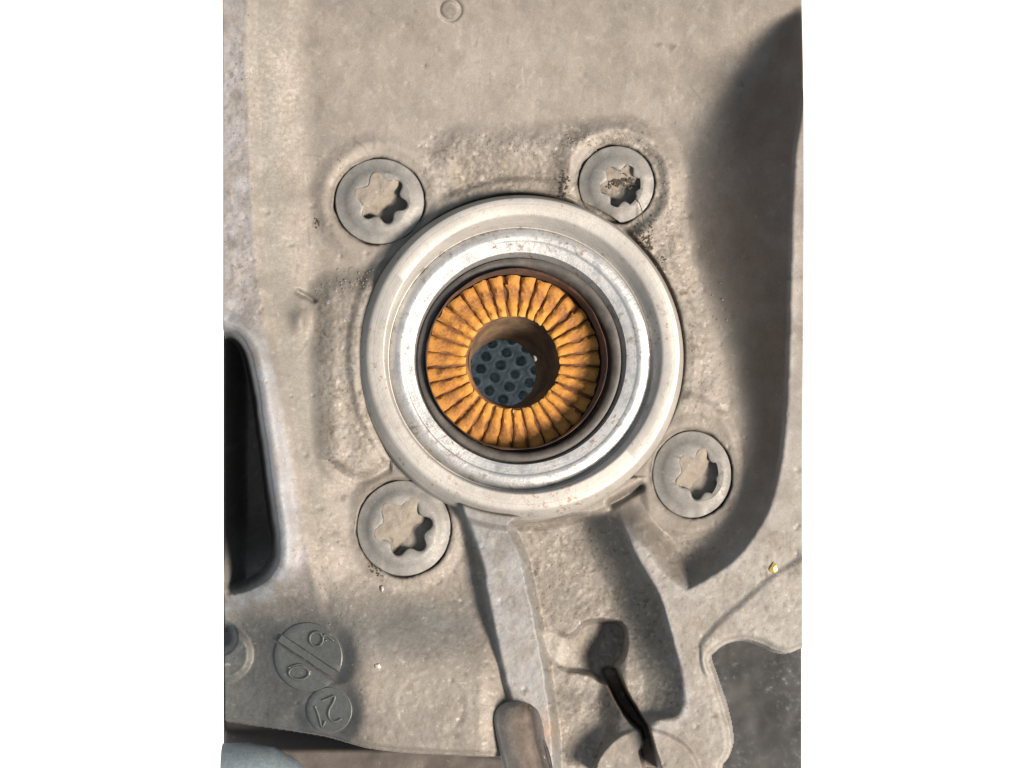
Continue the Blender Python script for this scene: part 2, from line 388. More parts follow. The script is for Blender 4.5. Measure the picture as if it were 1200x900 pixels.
# ---- albedo: dust, wear and stains, plus shade and highlights painted in
col = np.empty(h.shape + (4,)); col[..., 3] = .22 + .78 * rough
def blend(mask, c):
    for i in range(3): col[..., i] = col[..., i] * (1 - mask) + c[i] * mask
for i, c in enumerate((.272, .245, .208)): col[..., i] = c

n = fbm(X, Y, 120, 4, 21); blend(.5 * sst(0, .5, n), (.235, .222, .195)); blend(.5 * sst(0, .5, -n), (.30, .275, .24))
worn = inside(dl + 2, 10) * (1 - sst(650, 720, y)) * (1 - inside(dc + 4, 8))
blend(np.clip(worn * (.8 + .7 * fbm(X, Y, 12, 3, 5)), 0, 1), (.35, .345, .36))
blend(.4 * np.exp(-((dl - 24) / 20) ** 2) * (1 - sst(520, 640, y)), (.20, .195, .165))  # shaded slope beside the left ridge, painted as a greenish tone
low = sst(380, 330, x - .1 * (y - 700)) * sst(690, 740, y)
blend(.85 * low, (.150, .155, .148))  # shade of the lower-left face painted in grey-blue
blend(.55 * inside(poly_sdf(x, y, [(380, 690), (500, 700), (545, 700), (555, 755), (480, 762), (400, 760)], 4), 40), (.20, .20, .18))  # shade band below the lower left bolt, put into the colour
lip = np.exp(-((np.hypot(x - 722, y - 216) - 58) / 8) ** 2) * (y < 235) + np.exp(-((np.hypot(x - 445, y - 236) - 64) / 9) ** 2) * (y < 250)
blend(.55 * np.clip(lip * (.6 + 1.2 * fbm(X, Y, 9, 3, 6)), 0, 1), (.42, .37, .31))
blend(.6 * inside(poly_sdf(x, y, [(535, 190), (600, 184), (650, 182), (668, 200), (662, 240), (600, 235), (540, 232)], 4), 10), (.235, .20, .155))
blend(.7 * np.clip(inside(dp + 4, 14) * (.5 + 1.5 * fbm(X, Y, 14, 4, 8)), 0, 1), (.30, .27, .22))
edge_ribs = np.exp(-(np.clip(np.abs(ar + 5), 0, 99) / 8) ** 2) * sst(600, 640, y) * (x < 830)
blend(.6 * np.clip(edge_ribs, 0, 1), (.36, .36, .35))  # pale rib edges, worn and with the ridge highlight painted in
blend(.65 * inside(dlr - 2, 8) * (.9 + .5 * fbm(X, Y, 20, 3, 9)), (.34, .365, .38))
blend(.6 * np.exp(-((dr - 3) / 8) ** 2) * (y > 400) * right, (.34, .335, .31))  # worn rim edge that also paints in its highlight
blend(.35 * inside(dk, 8), (.25, .235, .20))
blend(.6 * np.exp(-(((x - 640) / 12) ** 2 + ((y - 855) / 18) ** 2)), (.38, .22, .12))
blend(.6 * inside(dh, 8) * (x < 700), (.40, .38, .34))  # lit left half of the hollow painted paler
blend(.75 * np.exp(-(line_sdf(x, y, [(716, 590), (730, 582), (750, 571)]) / 5) ** 2), (.13, .135, .12))
blend(.4 * np.exp(-(((x - 490) / 28) ** 2 + ((y - 125) / 26) ** 2)), (.20, .20, .19))  # shading at the change of slope, painted as a grey smudge
for (px, py, r, c) in ((528, 14, 11, (.17, .155, .14)), (929, 322, 12, (.05, .045, .04)), (370, 262, 5, (.12, .1, .08)), (328, 247, 5, (.15, .13, .11)), (272, 283, 10, (.19, .17, .16)),
                       (655, 790, 5, (.16, .15, .13)), (313, 457, 4, (.15, .14, .13)), (772, 53, 6, (.14, .12, .1)), (788, 55, 4, (.12, .1, .09)), (735, 10, 5, (.14, .12, .1)),
                       (868, 98, 4, (.1, .08, .06)), (632, 121, 4, (.12, .1, .08)), (560, 73, 4, (.13, .11, .09)), (500, 77, 4, (.14, .12, .1)), (442, 655, 6, (.15, .13, .1)),
                       (385, 712, 9, (.18, .15, .12)), (650, 828, 8, (.15, .14, .12)), (898, 712, 7, (.16, .15, .13)), (541, 820, 6, (.16, .14, .12)), (534, 862, 7, (.16, .14, .12)), (404, 585, 4, (.1, .09, .07))):
    dd = np.hypot(X - px, (Y - py)) + 5 * fbm(X, Y, 6, 3, 33)
    blend(.85 * inside(dd - r * .8, r * .7) * (.4 + .6 * (fbm(X, Y, 4, 2, 34) > -.1)), c)
# pits hold dirt, high specks are rubbed bright
f = fbm(X, Y, 5, 3, 41); f2 = fbm(X, Y, 26, 4, 42)
blend(np.clip(sst(.34, .55, f) * (.2 + .9 * rough) * sst(-.2, .3, f2), 0, .85), (.13, .105, .075))
f = fbm(X, Y, 6, 3, 47)
blend(np.clip(sst(.36, .55, f) * (.3 + .7 * rough), 0, .7), (.43, .40, .35))
blend(.35 * sst(.15, .5, fbm(X, Y, 34, 5, 51)), (.20, .17, .13))
blend(.7 * sst(.35, .9, fbm(X * 3, Y * .7, 18, 3, 61)) * (1 - rough), (.19, .16, .125))
blend(.8 * inside(dsl, 6), (.20, .14, .10)); blend(.8 * inside(dc + 8, 10) * (1 - sst(600, 680, y)), (.17, .14, .125)); blend(.7 * inside(dc + 8, 10) * sst(600, 680, y), (.16, .175, .18))  # brown slot; cavity tones paint in its shade, bluish at the bottom
gs = np.random.default_rng(12)
SC = [[(280, 372), (292, 385), (303, 405), (308, 420)], [(357, 208), (360, 216)], [(620, 92), (626, 84)]]
for q_ in range(46):
    a_ = gs.uniform(0, math.pi); l_ = gs.uniform(4, 22); px, py = gs.uniform(300, 920), gs.uniform(10, 880); SC.append([(px, py), (px + l_ * .5 * math.cos(a_) + gs.normal(), py + l_ * .5 * math.sin(a_) + gs.normal()), (px + l_ * math.cos(a_), py + l_ * math.sin(a_))])
for q_, sc_ in enumerate(SC):
    px, py = sc_[0]; j0, i0 = int((py + 2) / ST), int((px - 262) / ST); w_ = 30; sl = (slice(max(0, j0 - w_), j0 + w_), slice(max(0, i0 - w_), i0 + w_))
    m_ = np.exp(-(line_sdf(X[sl], Y[sl], sc_) / (.8 if q_ % 3 else 1.1)) ** 2); lt = q_ % 3 == 1 or q_ == 2
    for i in range(3): col[sl + (i,)] = col[sl + (i,)] * (1 - .6 * m_) + (.42, .41, .39)[i] * (.6 * m_) if lt else col[sl + (i,)] * (1 - .5 * m_) + (.12, .10, .08)[i] * .5 * m_
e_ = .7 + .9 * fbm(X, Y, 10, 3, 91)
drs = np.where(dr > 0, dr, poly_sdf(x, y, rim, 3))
blend(np.clip(.8 * np.exp(-((drs + 5) / 6) ** 2) * right * sst(150, 200, y) * (y < 700) * e_, 0, .9), (.37, .36, .34))  # bright band along the bowl rim: wear plus a painted highlight
blend(np.clip(.7 * np.exp(-((lr + 0) / 5) ** 2) * sst(600, 640, y) * e_, 0, .9), (.36, .37, .37))  # same painted highlight and wear along the right rib
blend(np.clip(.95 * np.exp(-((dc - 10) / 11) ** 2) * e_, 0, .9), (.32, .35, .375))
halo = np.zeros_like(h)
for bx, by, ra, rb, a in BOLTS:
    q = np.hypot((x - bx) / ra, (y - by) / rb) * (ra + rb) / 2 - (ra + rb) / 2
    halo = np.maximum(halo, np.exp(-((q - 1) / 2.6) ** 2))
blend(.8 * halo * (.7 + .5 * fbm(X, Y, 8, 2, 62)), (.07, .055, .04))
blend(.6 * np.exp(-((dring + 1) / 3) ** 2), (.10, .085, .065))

blend(.35 * (1 - sst(0, 70, y + 20 * fbm(X, Y, 50, 3, 79))), (.19, .175, .155)); g1 = fbm(X, Y, 55, 5, 71, .6); g2 = fbm(X, Y, 16, 4, 72, .6)
blend(.55 * sst(.05, .45, g1), (.205, .188, .165)); blend(.4 * sst(.12, .5, g2) * (.4 + rough), (.17, .145, .115)); blend(.35 * sst(.1, .5, -g1), (.30, .285, .26))
sm = fbm(X * .8 + Y * .6, (Y * .8 - X * .6) * .35, 9, 4, 73, .6); blend(.35 * sst(.3, .6, sm), (.33, .32, .30))
gl = .75 + .5 * fbm(X, Y, 30, 4, 75)
blend(np.clip(.85 * np.clip(t * 2.2, 0, 1) * right * (1 - sst(520, 660, y)) * sst(1, 5, dr) * (gl + .15), 0, .92), (.175, .130, .100))  # brown wall dirt, darkened further to paint in the wall's shade
blend(np.clip(.85 * sst(420, 345, x - .1 * (y - 700)) * sst(680, 745, y) * gl, 0, .95), (.125, .134, .128))  # stronger painted shade over the lower-left face
blend(np.clip(.6 * np.exp(-((y - 735 + .2 * (x - 480)) / 26) ** 2) * sst(380, 430, x) * (1 - sst(540, 560, x)) * gl, 0, .9), (.15, .158, .15))  # bluish shade band painted across the lower middle
blend(.55 * np.exp(-((dl - 22) / 18) ** 2) * (1 - sst(540, 660, y)) * gl, (.185, .182, .158))  # shade on the ridge slope painted again over the grime
col[..., :3] *= np.array([.54, .535, .54])
ny, nx = X.shape
idx = np.arange(ny * nx).reshape(ny, nx)
F = np.stack([idx[1:, :-1], idx[1:, 1:], idx[:-1, 1:], idx[:-1, :-1]], -1).reshape(-1, 4)
gone = (de < -7.5) | (dring < -30)
keep = ~(gone[1:, :-1] | gone[1:, 1:] | gone[:-1, 1:] | gone[:-1, :-1]).reshape(-1)
P = np.stack([X.ravel(), Y.ravel(), h.ravel()], 1)
# cut sides of the piece
sides = []; extra = []; base = len(P)
border = [idx[0, :], idx[:, -1], idx[-1, ::-1], idx[::-1, 0]]
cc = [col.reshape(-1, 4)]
for b in border:
    q = P[b].copy(); q[:, 2] = -165; i0 = base + sum(len(e) for e in extra)
    extra.append(q); cc.append(col.reshape(-1, 4)[b])
    i = np.arange(len(b) - 1); g = gone.ravel()[b]; ok = ~(g[:-1] | g[1:])
    sides.append(np.stack([b[:-1], b[1:], i0 + i + 1, i0 + i], 1)[ok])
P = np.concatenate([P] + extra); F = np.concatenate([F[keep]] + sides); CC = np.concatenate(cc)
used = np.zeros(len(P), bool); used[F.ravel()] = True; remap = np.cumsum(used) - 1
P = P[used]; CC = CC[used]; F = remap[F]

knuckle = link('steering_knuckle', None, label='large dusty cast aluminium steering knuckle surrounding the bearing and bolts', cat='steering knuckle')
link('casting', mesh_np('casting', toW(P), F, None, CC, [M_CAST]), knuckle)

def hz(px, py):                                # height of the finished casting at a plan point
    return float(h[min(max(int(round((py + 2) / ST)), 0), h.shape[0] - 1), min(max(int(round((px - 262) / ST)), 0), h.shape[1] - 1)])

# ---- date stamps: two round inserts with raised strokes
def disc(cx, cy, r, z0, z1, chord=None, seg=56, gap=2.5):
    V = []; F = []
    th = np.linspace(0, 2 * np.pi, seg, endpoint=False)
    ringp = np.stack([r * np.cos(th), r * np.sin(th)], 1)
    if chord is not None:                       # keep one side of a chord
        nrm, off = chord; s = ringp @ nrm - off; q = ringp.copy()
        q -= np.outer(np.where(s < 0, s, 0), nrm); ringp = q
    c = ringp.mean(0)
    for z, sc in ((z0, 1.0), (z1 - 1.0, 1.0), (z1, .965), (z1 - .5, .75), (z1 - .5, .4)):
        for q in ringp: w_ = c + (q - c) * sc; V.append((cx + w_[0], cy + w_[1], z + (.25 * vnoise(cx + w_[0], cy + w_[1], 5, 9) if sc < 1 else 0)))
    V.append((cx + c[0], cy + c[1], z1 - .5)); n = seg
    for k in range(4):
        for i in range(n): j = (i + 1) % n; F.append((k * n + i, (k + 1) * n + i, (k + 1) * n + j, k * n + j))
    for i in range(n): F.append((4 * n + i, 5 * n, 4 * n + (i + 1) % n))
    return toW(np.array(V)), F
def drape(V, cx, cy, r=0):                      # lay a piece on the plane of the casting under it
    V = np.array(V); px = V[:, 0] / S + 600; py = 450 - V[:, 1] / S
    V[:, 2] += S * (SP[1] * (px - cx) + SP[2] * (py - cy)); return V
hsm = plane
z1s = hsm(361, 770)
nrm = np.array([-.545, .838])                  # across the bar
st = link('date_stamp', None, knuckle, label='larger round cast date stamp split by a raised diagonal bar')
V, F = disc(361, 770, 40.5, z1s - 8, z1s + 1.5, (-nrm, 5)); link('stamp_half', mesh_np('stamp_half', drape(V, 361, 770, 30), F, 40, None, [M_STAMP]), st)
V, F = disc(361, 770, 40.5, z1s - 8, z1s + 1.8, (nrm, 7)); link('stamp_half', mesh_np('stamp_half', drape(V, 361, 770, 30), F, 40, None, [M_STAMP]), st)
a = np.array([361, 770.]); tdir = np.array([.838, .545])
def bar(p0, p1, wd, z0, z1):
    p0 = np.array(p0, float); p1 = np.array(p1, float); t = (p1 - p0) / np.linalg.norm(p1 - p0); n = np.array([-t[1], t[0]]); V = []
    m = 14
    for i in range(m + 1):
        q = p0 + (p1 - p0) * i / m
        for s, z in ((-1, z0), (-.85, z1), (.85, z1), (1, z0)):
            jit = .5 * vnoise(q[0] * 3, q[1] * 3 + s * 20, 6, 19); V.append((*(q + n * (s * wd / 2 + jit)), z + .4 * jit))
    F = []
    for i in range(m):
        for s in range(3): F.append((i * 4 + s, i * 4 + s + 1, i * 4 + s + 5, i * 4 + s + 4))
    F += [(3, 2, 1, 0), (m * 4, m * 4 + 1, m * 4 + 2, m * 4 + 3)]
    return toW(np.array(V)), F
V, F = bar(a - tdir * 40, a + tdir * 36, 10, z1s - 6, z1s + 3.6); link('divider_bar', mesh_np('divider_bar', drape(V, 361, 770, 30), F, 40, None, [M_STAMP]), st)
def stroke(pts, z, parent, r=1.25, name='numeral'):
    q = [(px, py, z) for px, py in spline(pts, False, 4)]
    V, F = tube(q, r, 6); link(name, mesh_np(name, drape(V, *((361, 770, 30) if parent is st else (386, 832, 20))), F, None, None, [M_STAMP]), parent)
circ = lambda cx, cy, rx, ry, a0, a1, n=12: [(cx + rx * math.cos(math.radians(a0 + (a1 - a0) * i / n)), cy + ry * math.sin(math.radians(a0 + (a1 - a0) * i / n))) for i in range(n + 1)]
z = z1s + 1.4
stroke(circ(370.5, 749, 8, 8.5, -20, 340) + [(381, 744), (386, 747), (391, 751)], z, st, 1.5)
stroke([(375, 754), (383, 750)], z, st, 1.2)
stroke(circ(350, 789, 12, 7.5, 20, 380), z + .6, st, 1.5)
stroke([(338, 783), (352, 779), (364, 788)], z + .6, st, 1.2)
z2s = hsm(386, 832)
st2 = link('date_stamp', None, knuckle, label='smaller round cast stamp reading 21 just above the lower edge')
V, F = disc(386, 832, 27, z2s - 8, z2s + 1.8, None); link('stamp_disc', mesh_np('stamp_disc', drape(V, 386, 832, 20), F, 40, None, [M_STAMP]), st2)
z = z2s + 1.7
stroke([(378, 821), (385, 818), (392, 815.5), (391, 822), (386, 831), (385, 838), (388, 844), (394, 845), (400, 842)], z, st2, 1.4)
stroke([(369, 828), (373, 838), (377, 852), (381, 845)], z, st2, 1.4)

# ---- small lug standing at the lower end of the left rib
V = []; F = []
prof = [(-38, -60), (-37, 0), (-30, 14), (-18, 25), (-4, 31), (6, 30), (12, 24), (24, -4), (26, -60)]
cl = [(606, 827), (608, 845), (612, 865), (617, 885), (622, 905)]
wd = [.72, .97, 1, 1, 1]
for i, ((cx, cy), w_) in enumerate(zip(cl, wd)):
    for a_, z_ in prof: V.append((cx + 6 + a_ * w_, cy + .1 * a_, (z_ + 24) * (1 if i else .95)))
V = []
pf = spline(prof, False, 4); rows = spline([(606, 823), (607, 832), (609, 848), (612, 865), (617, 885), (622, 905)], False, 4); ww = np.interp(rows[:, 1], [823, 827, 834, 845, 905], [.35, .68, .9, 1, 1]); zz_ = np.interp(rows[:, 1], [823, 829, 840, 905], [-9, -2, 1, 2])
for (cx, cy), w_, z0_ in zip(rows, ww, zz_):
    for a_, z_ in pf: V.append((cx + 6 + (a_ - 8) * w_ + 8, cy + .1 * a_ + .6 * vnoise(a_, cy, 7, 55), (z_ + 22 + z0_) + .8 * vnoise(a_, cy, 9, 56)))
m = len(pf); cl = rows
for i in range(len(cl) - 1):
    for s in range(m - 1): F.append((i * m + s, i * m + s + 1, (i + 1) * m + s + 1, (i + 1) * m + s))
F.append(tuple(range(m)))
LC = [(.17, .16, .15), (.19, .175, .16), (.19, .17, .15), (.16, .135, .112), (.10, .078, .06), (.035, .025, .019), (.04, .034, .03), (.10, .10, .10), (.08, .08, .08)]  # beige on the left, dark brown past the crest, grey at right
me = mesh_np('clamp_lug', toW(np.array(V)), F, 50, [(*[float(np.interp(q_ / 4, range(9), [c_[k_] for c_ in LC])) for k_ in range(3)], .6) for _ in cl for q_ in range(m)], [M_CAST])
link('clamp_lug', me, knuckle, label='clamp lug, beige turning dark brown to the right, at the lower end of the left rib')
V, F = tube([(636, 866, 35), (639, 876, 35), (642, 888, 35), (645, 899, 35)], [1.2, 3.0, 3.6, 2.8], 10)
link('pin_hole_dark', mesh_np('pin_hole_dark', V, F, None, None, [M_SLOT]), knuckle)  # solid black body standing in for the dark inside of a hole

# ------------------------------------------------------------------ star socket bolts
labels = ['dusty star socket bolt left above the ring, its socket half packed with tan mud',
          'smaller star socket bolt right above the ring with black grit crumbs in its socket',
          'largest star socket bolt below left of the ring beside the left rib',
          'oval looking star socket bolt right below the ring beside the dark bowl wall']
def star_r(th, a, r0, amp):
    c = np.cos(6 * (th - a)); return r0 + amp * np.sign(c) * np.abs(c) ** .8
def make_bolt(k, bx, by, ra, rb, rot, z0, slope_dir, tipz, lowz, r0, amp, off=(0, 0)):
    bolt = link('socket_bolt', None, None, W(bx, by, z0 - 28), labels[k], 'bolt', 'four star socket bolts around the bearing ring')
    o = (bx, by, z0 - 28); seg = 144; th = np.arange(seg) * 2 * np.pi / seg; a = math.radians(rot)
    R = (ra + rb) / 2; sr = star_r(th, a, r0, amp)
    prof = []
    for r, z in ((R - .6, -26), (R - .6, -5), (R - 1.6, -2.4), (R - 4.0, -1.8), (R - 9, -1.0), (R - 13, 1.4), (R - 17, 3.7), (R - 20, 4.3)): prof.append((np.full(seg, r), z))
    for f_, z in ((.5, 4.2),): prof.append(((R - 20) * f_ + (sr + 2) * (1 - f_), z))
    prof += [(sr + 1.6, 3.9), (sr + .4, 3.0), (sr, 1.5), (sr * .985, -24)]
    V = []
    for i, (r, z) in enumerate(prof):
        ox = off[0] * (i >= 7); oy = off[1] * (i >= 7)
        px = bx + ox + r * np.cos(th) * ra / R; py = by + oy - r * np.sin(th) * rb / R
        dx = px - RC[0]; dy = py - RC[1]; d_ = np.hypot(dx, dy); sc = np.maximum(d_, 191.6 if i < 8 else 0) / d_
        px = RC[0] + dx * sc; py = RC[1] + dy * sc
        V.append(np.stack([px, py, z0 + z + .5 * vnoise(px, py, 9, 70 + k) * (z > -5)], 1))
    V = np.concatenate(V); n = len(prof); i = np.arange(seg); j = (i + 1) % seg
    F = [tuple(q) for kk in range(n - 1) for q in np.stack([kk * seg + i, kk * seg + j, (kk + 1) * seg + j, (kk + 1) * seg + i], 1)]
    V = np.concatenate([V, [[bx + off[0], by + off[1], z0 - 24]]]); c = len(V) - 1
    F += [((n - 1) * seg + a_, (n - 1) * seg + b_, c) for a_, b_ in zip(i, j)]
    link('bolt_head', mesh_np('bolt_head', toW(V, o), F, 42, None, [M_BOLT]), bolt)
    # packed dirt in the socket: a sloping rough plug
    V = []; m = 24
    for q in range(m + 1):
        r = sr * q / m * 1.16
        px = bx + off[0] + r * np.cos(th) * ra / R; py = by + off[1] - r * np.sin(th) * rb / R
        s = ((px - bx) * slope_dir[0] + (py - by) * slope_dir[1]) / r0
        zz = tipz + (lowz - tipz) * sst(-.35, .75, s + .18 * fbm(px, py, 12, 2, 80 + k)) + 1.5 * fbm(px, py, 9, 3, 81 + k) - 1.6 * (q == m)
        V.append(np.stack([px, py, z0 + zz], 1))
    V = np.concatenate(V)
    F = [tuple(q) for kk in range(m) for q in np.stack([kk * seg + i, kk * seg + j, (kk + 1) * seg + j, (kk + 1) * seg + i], 1)]
    link('packed_dirt', mesh_np('packed_dirt', toW(V, o), F, None, None, [M_MUD]), bolt)
    return bolt
make_bolt(0, 445, 236, 53, 51, 45, 4, (.62, .78), 4.6, -24, 25, 4.4, (3, -2))
make_bolt(1, 722.5, 216, 45, 46, 8, 4, (.1, 1.0), -2.5, -24, 22, 4.2, (6, 2))
make_bolt(2, 473.5, 619, 56, 57, 12, 4, (.72, .70), 4.8, -22, 28.5, 4.6, (1, 0))
make_bolt(3, 811, 556, 47, 52, 20, 4, (.75, .66), 4.6, -22, 24, 3.6, (9, 1))

# ------------------------------------------------------------------ wheel bearing
def cen(z):                                    # the bearing sits slightly askew: centre drifts with depth
    t_ = (30 - max(z, -8)) / 40; return (613.5 - 8 * t_, 415 + 11 * t_)
def L(lst): return [(r, z, *cen(z)) for r, z in lst]
bear = link('wheel_bearing', None, None, W(613.5, 415, -40), 'silver machined steel bearing ring with a stepped lip around the rusty hub', 'wheel bearing')
ob = (613.5, 415, -40)
prof = [(190.5, -40), (190.5, 14), (189.5, 17), (184, 27.5), (182.5, 29), (180, 29.8), (164.5, 29.8), (163, 29), (161.5, 27), (157, 16), (155.8, 11), (154.4, 8.8), (153, 8.4)]
V, F = loft(L(prof), 256, ob, .05); link('outer_race', mesh_np('outer_race', V, F, 28, None, [M_RIM]), bear)
prof = [(153.6, 5), (153, 9.4), (151, 11.6), (147, 13.4), (142, 14.2), (138.5, 14.0), (137.2, 13.4), (136.4, 12.7), (135.2, 12.5), (130, 12.3), (126, 11.8), (124.4, 11.6), (122, 6.5), (120, 1), (120, -30)]
V, F = loft(L(prof), 256, ob, .05, 8); link('inner_lip', mesh_np('inner_lip', V, F, 28, None, [M_RING]), bear, label='shinier inner lip of the bearing ring speckled with rust')
prof = [(120.2, 3), (119, 5.6), (116, 6.4), (112, 5.8), (109.5, 4.2), (107.5, 1.5), (107, -6), (106.6, -28)]
V, F = loft(L(prof), 192, ob, .25); link('rubber_seal', mesh_np('rubber_seal', V, F, 35, None, [M_SEAL]), bear)

# ------------------------------------------------------------------ rusty hub
HZ = -42.0; HS = 28
hub = link('wheel_hub', None, None, W(600.5, 425, -160 + HS), 'rusty orange toothed hub face with a round bore inside the bearing', 'wheel hub')
oh = (600.5, 425, -160); hc = (600.5, 425)
rings = [(106.4, -17, 605, 421), (105.6, -13, 605, 421), (104, -15, 604.6, 421.4), (103.5, -24, 603.5, 422), (103.2, -40, 602, 424), (102.6, -56, 601.5, 424.5), (60, -56, *hc)]
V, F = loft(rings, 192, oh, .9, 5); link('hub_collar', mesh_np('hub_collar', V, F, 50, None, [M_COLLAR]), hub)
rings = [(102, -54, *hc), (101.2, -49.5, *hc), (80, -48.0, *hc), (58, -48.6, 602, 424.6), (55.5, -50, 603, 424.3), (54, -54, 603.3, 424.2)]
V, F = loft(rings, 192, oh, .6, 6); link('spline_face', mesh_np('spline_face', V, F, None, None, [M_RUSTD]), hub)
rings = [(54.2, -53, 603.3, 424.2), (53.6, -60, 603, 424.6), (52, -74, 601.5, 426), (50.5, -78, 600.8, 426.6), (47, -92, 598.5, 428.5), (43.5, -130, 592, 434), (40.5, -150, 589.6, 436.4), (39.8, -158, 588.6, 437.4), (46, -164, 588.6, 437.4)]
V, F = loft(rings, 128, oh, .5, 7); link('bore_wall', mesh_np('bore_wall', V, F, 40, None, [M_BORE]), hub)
NT = 33; pitch = 2 * math.pi / NT
def tooth_mesh(var):
    m = 14; V = []; F = []
    for i in range(m + 1):
        r = 55.5 + (101.3 - 55.5) * i / m
        e = 1 - .5 * (i == 0) - .28 * (i == m)
        for s, z in ((-1, -1.5), (-.93, 1.6), (-.62, 4.4), (0, 5.5), (.60, 4.6), (.93, 1.6), (1, -1.5)):
            hw = r * pitch / 2 * (.94 + .05 * vnoise(r, var * 17, 14, 93))
            jit = vnoise(r * 1.0 + var * 31, s * 9, 5, 90 + var)
            zz = (z if z < 0 else z * e) + (1.6 * jit + 1.5 * vnoise(r + 50 * var, s * 30, 3.4, 95) if z > 0 else 0)
            V.append((r + 2.0 * jit * (i in (0, m)), s * hw + 1.1 * jit * (abs(s) < .99), zz))
    n = 7
    for i in range(m):
        for s in range(n - 1): F.append((i * n + s, (i + 1) * n + s, (i + 1) * n + s + 1, i * n + s + 1))
    F.append(tuple(range(n))); F.append(tuple(range(m * n + n - 1, m * n - 1, -1)))
    V = np.array(V) * S
    me = mesh_np('tooth', V, F, None, None, [M_RUST]); me.set_sharp_from_angle(angle=math.radians(50)); return me
teeth = [tooth_mesh(v_) for v_ in range(7)]
for k in range(NT):
    t_ = link('tooth', teeth[k % 7] if k % 3 else teeth[(k * 5) % 7], hub, ((hc[0] - 600.5) * S, 0, (HZ - 6.5 + 160) * S + 0))
    g_ = np.random.default_rng(k); t_.rotation_euler = (0, 0, k * pitch + .05 + float(g_.uniform(-.012, .012))); t_.scale = (1, float(g_.uniform(.92, 1.04)), float(g_.uniform(.8, 1.15)))

# ------------------------------------------------------------------ foam sheet below the bore, floor, bar
MZ = -330
u = np.arange(-72, 72.1, 1.2); MX, MY = np.meshgrid(588 + u * 1.0, 440 + u * 1.0)
va = np.array([17.0, 10.6]); vb = np.array([-7.0, 15.2]); inv = np.linalg.inv(np.stack([va, vb], 1))
best = np.full(MX.shape, 1e9)
ca = inv @ np.stack([(MX - 569).ravel(), (MY - 417).ravel()]); fa = np.round(ca)
for i in (-1, 0, 1):
    for j in (-1, 0, 1):
        g = fa + np.array([[i], [j]]); p = np.stack([va, vb], 1) @ g
        dx = (MX - 569).ravel() - p[0]; dy = (MY - 417).ravel() - p[1]
        ang = np.arctan2(dy, dx); dx = dx + .6 * vnoise(MX.ravel(), MY.ravel(), 7, 57); dy = dy * 1.12 + .6 * vnoise(MX.ravel(), MY.ravel(), 7, 58); dd = np.hypot(dx, dy) - .12 * dx
        best = np.minimum(best, dd.reshape(MX.shape))
mz = MZ - 13 * (1 - sst(2.6, 8.0, best)) + 1.2 * np.exp(-((best - 8.6) / 1.5) ** 2) + .5 * fbm(MX, MY, 14, 2, 77)
ny, nx = MX.shape; idx = np.arange(ny * nx).reshape(ny, nx)
F = np.stack([idx[1:, :-1], idx[1:, 1:], idx[:-1, 1:], idx[:-1, :-1]], -1).reshape(-1, 4)
V = np.stack([MX.ravel(), MY.ravel(), mz.ravel()], 1)
edge = np.concatenate([idx[0, :], idx[1:, -1], idx[-1, -2::-1], idx[-2:0:-1, 0]]); low_ = V[edge].copy(); low_[:, 2] = -377; b0 = len(V); ne = len(edge); i = np.arange(ne); j = (i + 1) % ne
F = np.concatenate([F, np.stack([edge[i], edge[j], b0 + j, b0 + i], 1)])
om = (588, 440, -377)
me = mesh_np('foam_sheet', toW(np.concatenate([V, low_]), om), F, None, None, [M_FOAM])
link('foam_sheet', me, None, W(*om), 'blue grey dimpled foam sheet seen through the bore of the rusty hub', 'foam sheet')

FZ = -378; kx = 1 + 378 / HCAM
u = np.linspace(600 - 338 * kx, 600 + 339 * kx, 150); w_ = np.linspace(450 - 470 * kx, 450 + 470 * kx, 200); GX, GY = np.meshgrid(u, w_)
gz = FZ - 1 + 1.0 * fbm(GX, GY, 40, 4, 66)
ny, nx = GX.shape; idx = np.arange(ny * nx).reshape(ny, nx)
F = np.stack([idx[1:, :-1], idx[1:, 1:], idx[:-1, 1:], idx[:-1, :-1]], -1).reshape(-1, 4)
link('ground', mesh_np('ground', toW(np.stack([GX.ravel(), GY.ravel(), gz.ravel()], 1)), F, None, None, [M_FLOOR]), kind='structure')

sq = 14000; V = toW(np.array([(600 - sq, 450 + sq, -5000), (600 + sq, 450 + sq, -5000), (600 + sq, 450 - sq, -5000), (600 - sq, 450 - sq, -5000)]))
m_w, nt_, bs_ = mat('white_sheet'); bs_.inputs['Base Color'].default_value = (.86, .86, .86, 1); bs_.inputs['Roughness'].default_value = .9
link('background', mesh_np('background', V, np.array([[0, 1, 2, 3]]), None, None, [m_w]), kind='structure')
# steel arm, plus a dark plate added to fill the shaded strip at lower left
V, F = tube([(257.5, 912, -180), (285, 912, -178), (310, 915, -176), (335, 924, -176), (352, 934, -178)], [36, 37, 36, 30, 22], 28)
me = mesh_np('steel_arm', V, F, 60, None, [M_BAR])
link('steel_arm', me, None, None, 'blue grey scuffed steel arm passing behind the bottom left edge of the casting', 'steel arm')
u = np.linspace(257, 640, 120); w_ = np.linspace(820, 915, 40); GX, GY = np.meshgrid(u, w_)
gz = -190 - 130 * sst(886, 862, GY) + 4 * fbm(GX, GY, 50, 4, 68)
ny, nx = GX.shape; idx = np.arange(ny * nx).reshape(ny, nx)
F = np.stack([idx[1:, :-1], idx[1:, 1:], idx[:-1, 1:], idx[:-1, :-1]], -1).reshape(-1, 4)
V = np.stack([GX.ravel(), GY.ravel(), gz.ravel()], 1)
edge = np.concatenate([idx[0, :], idx[1:, -1], idx[-1, -2::-1], idx[-2:0:-1, 0]]); low_ = V[edge].copy(); low_[:, 2] -= 20; b0 = len(V); ne = len(edge); i = np.arange(ne); j = (i + 1) % ne
F = np.concatenate([F, np.stack([edge[i], edge[j], b0 + j, b0 + i], 1)])
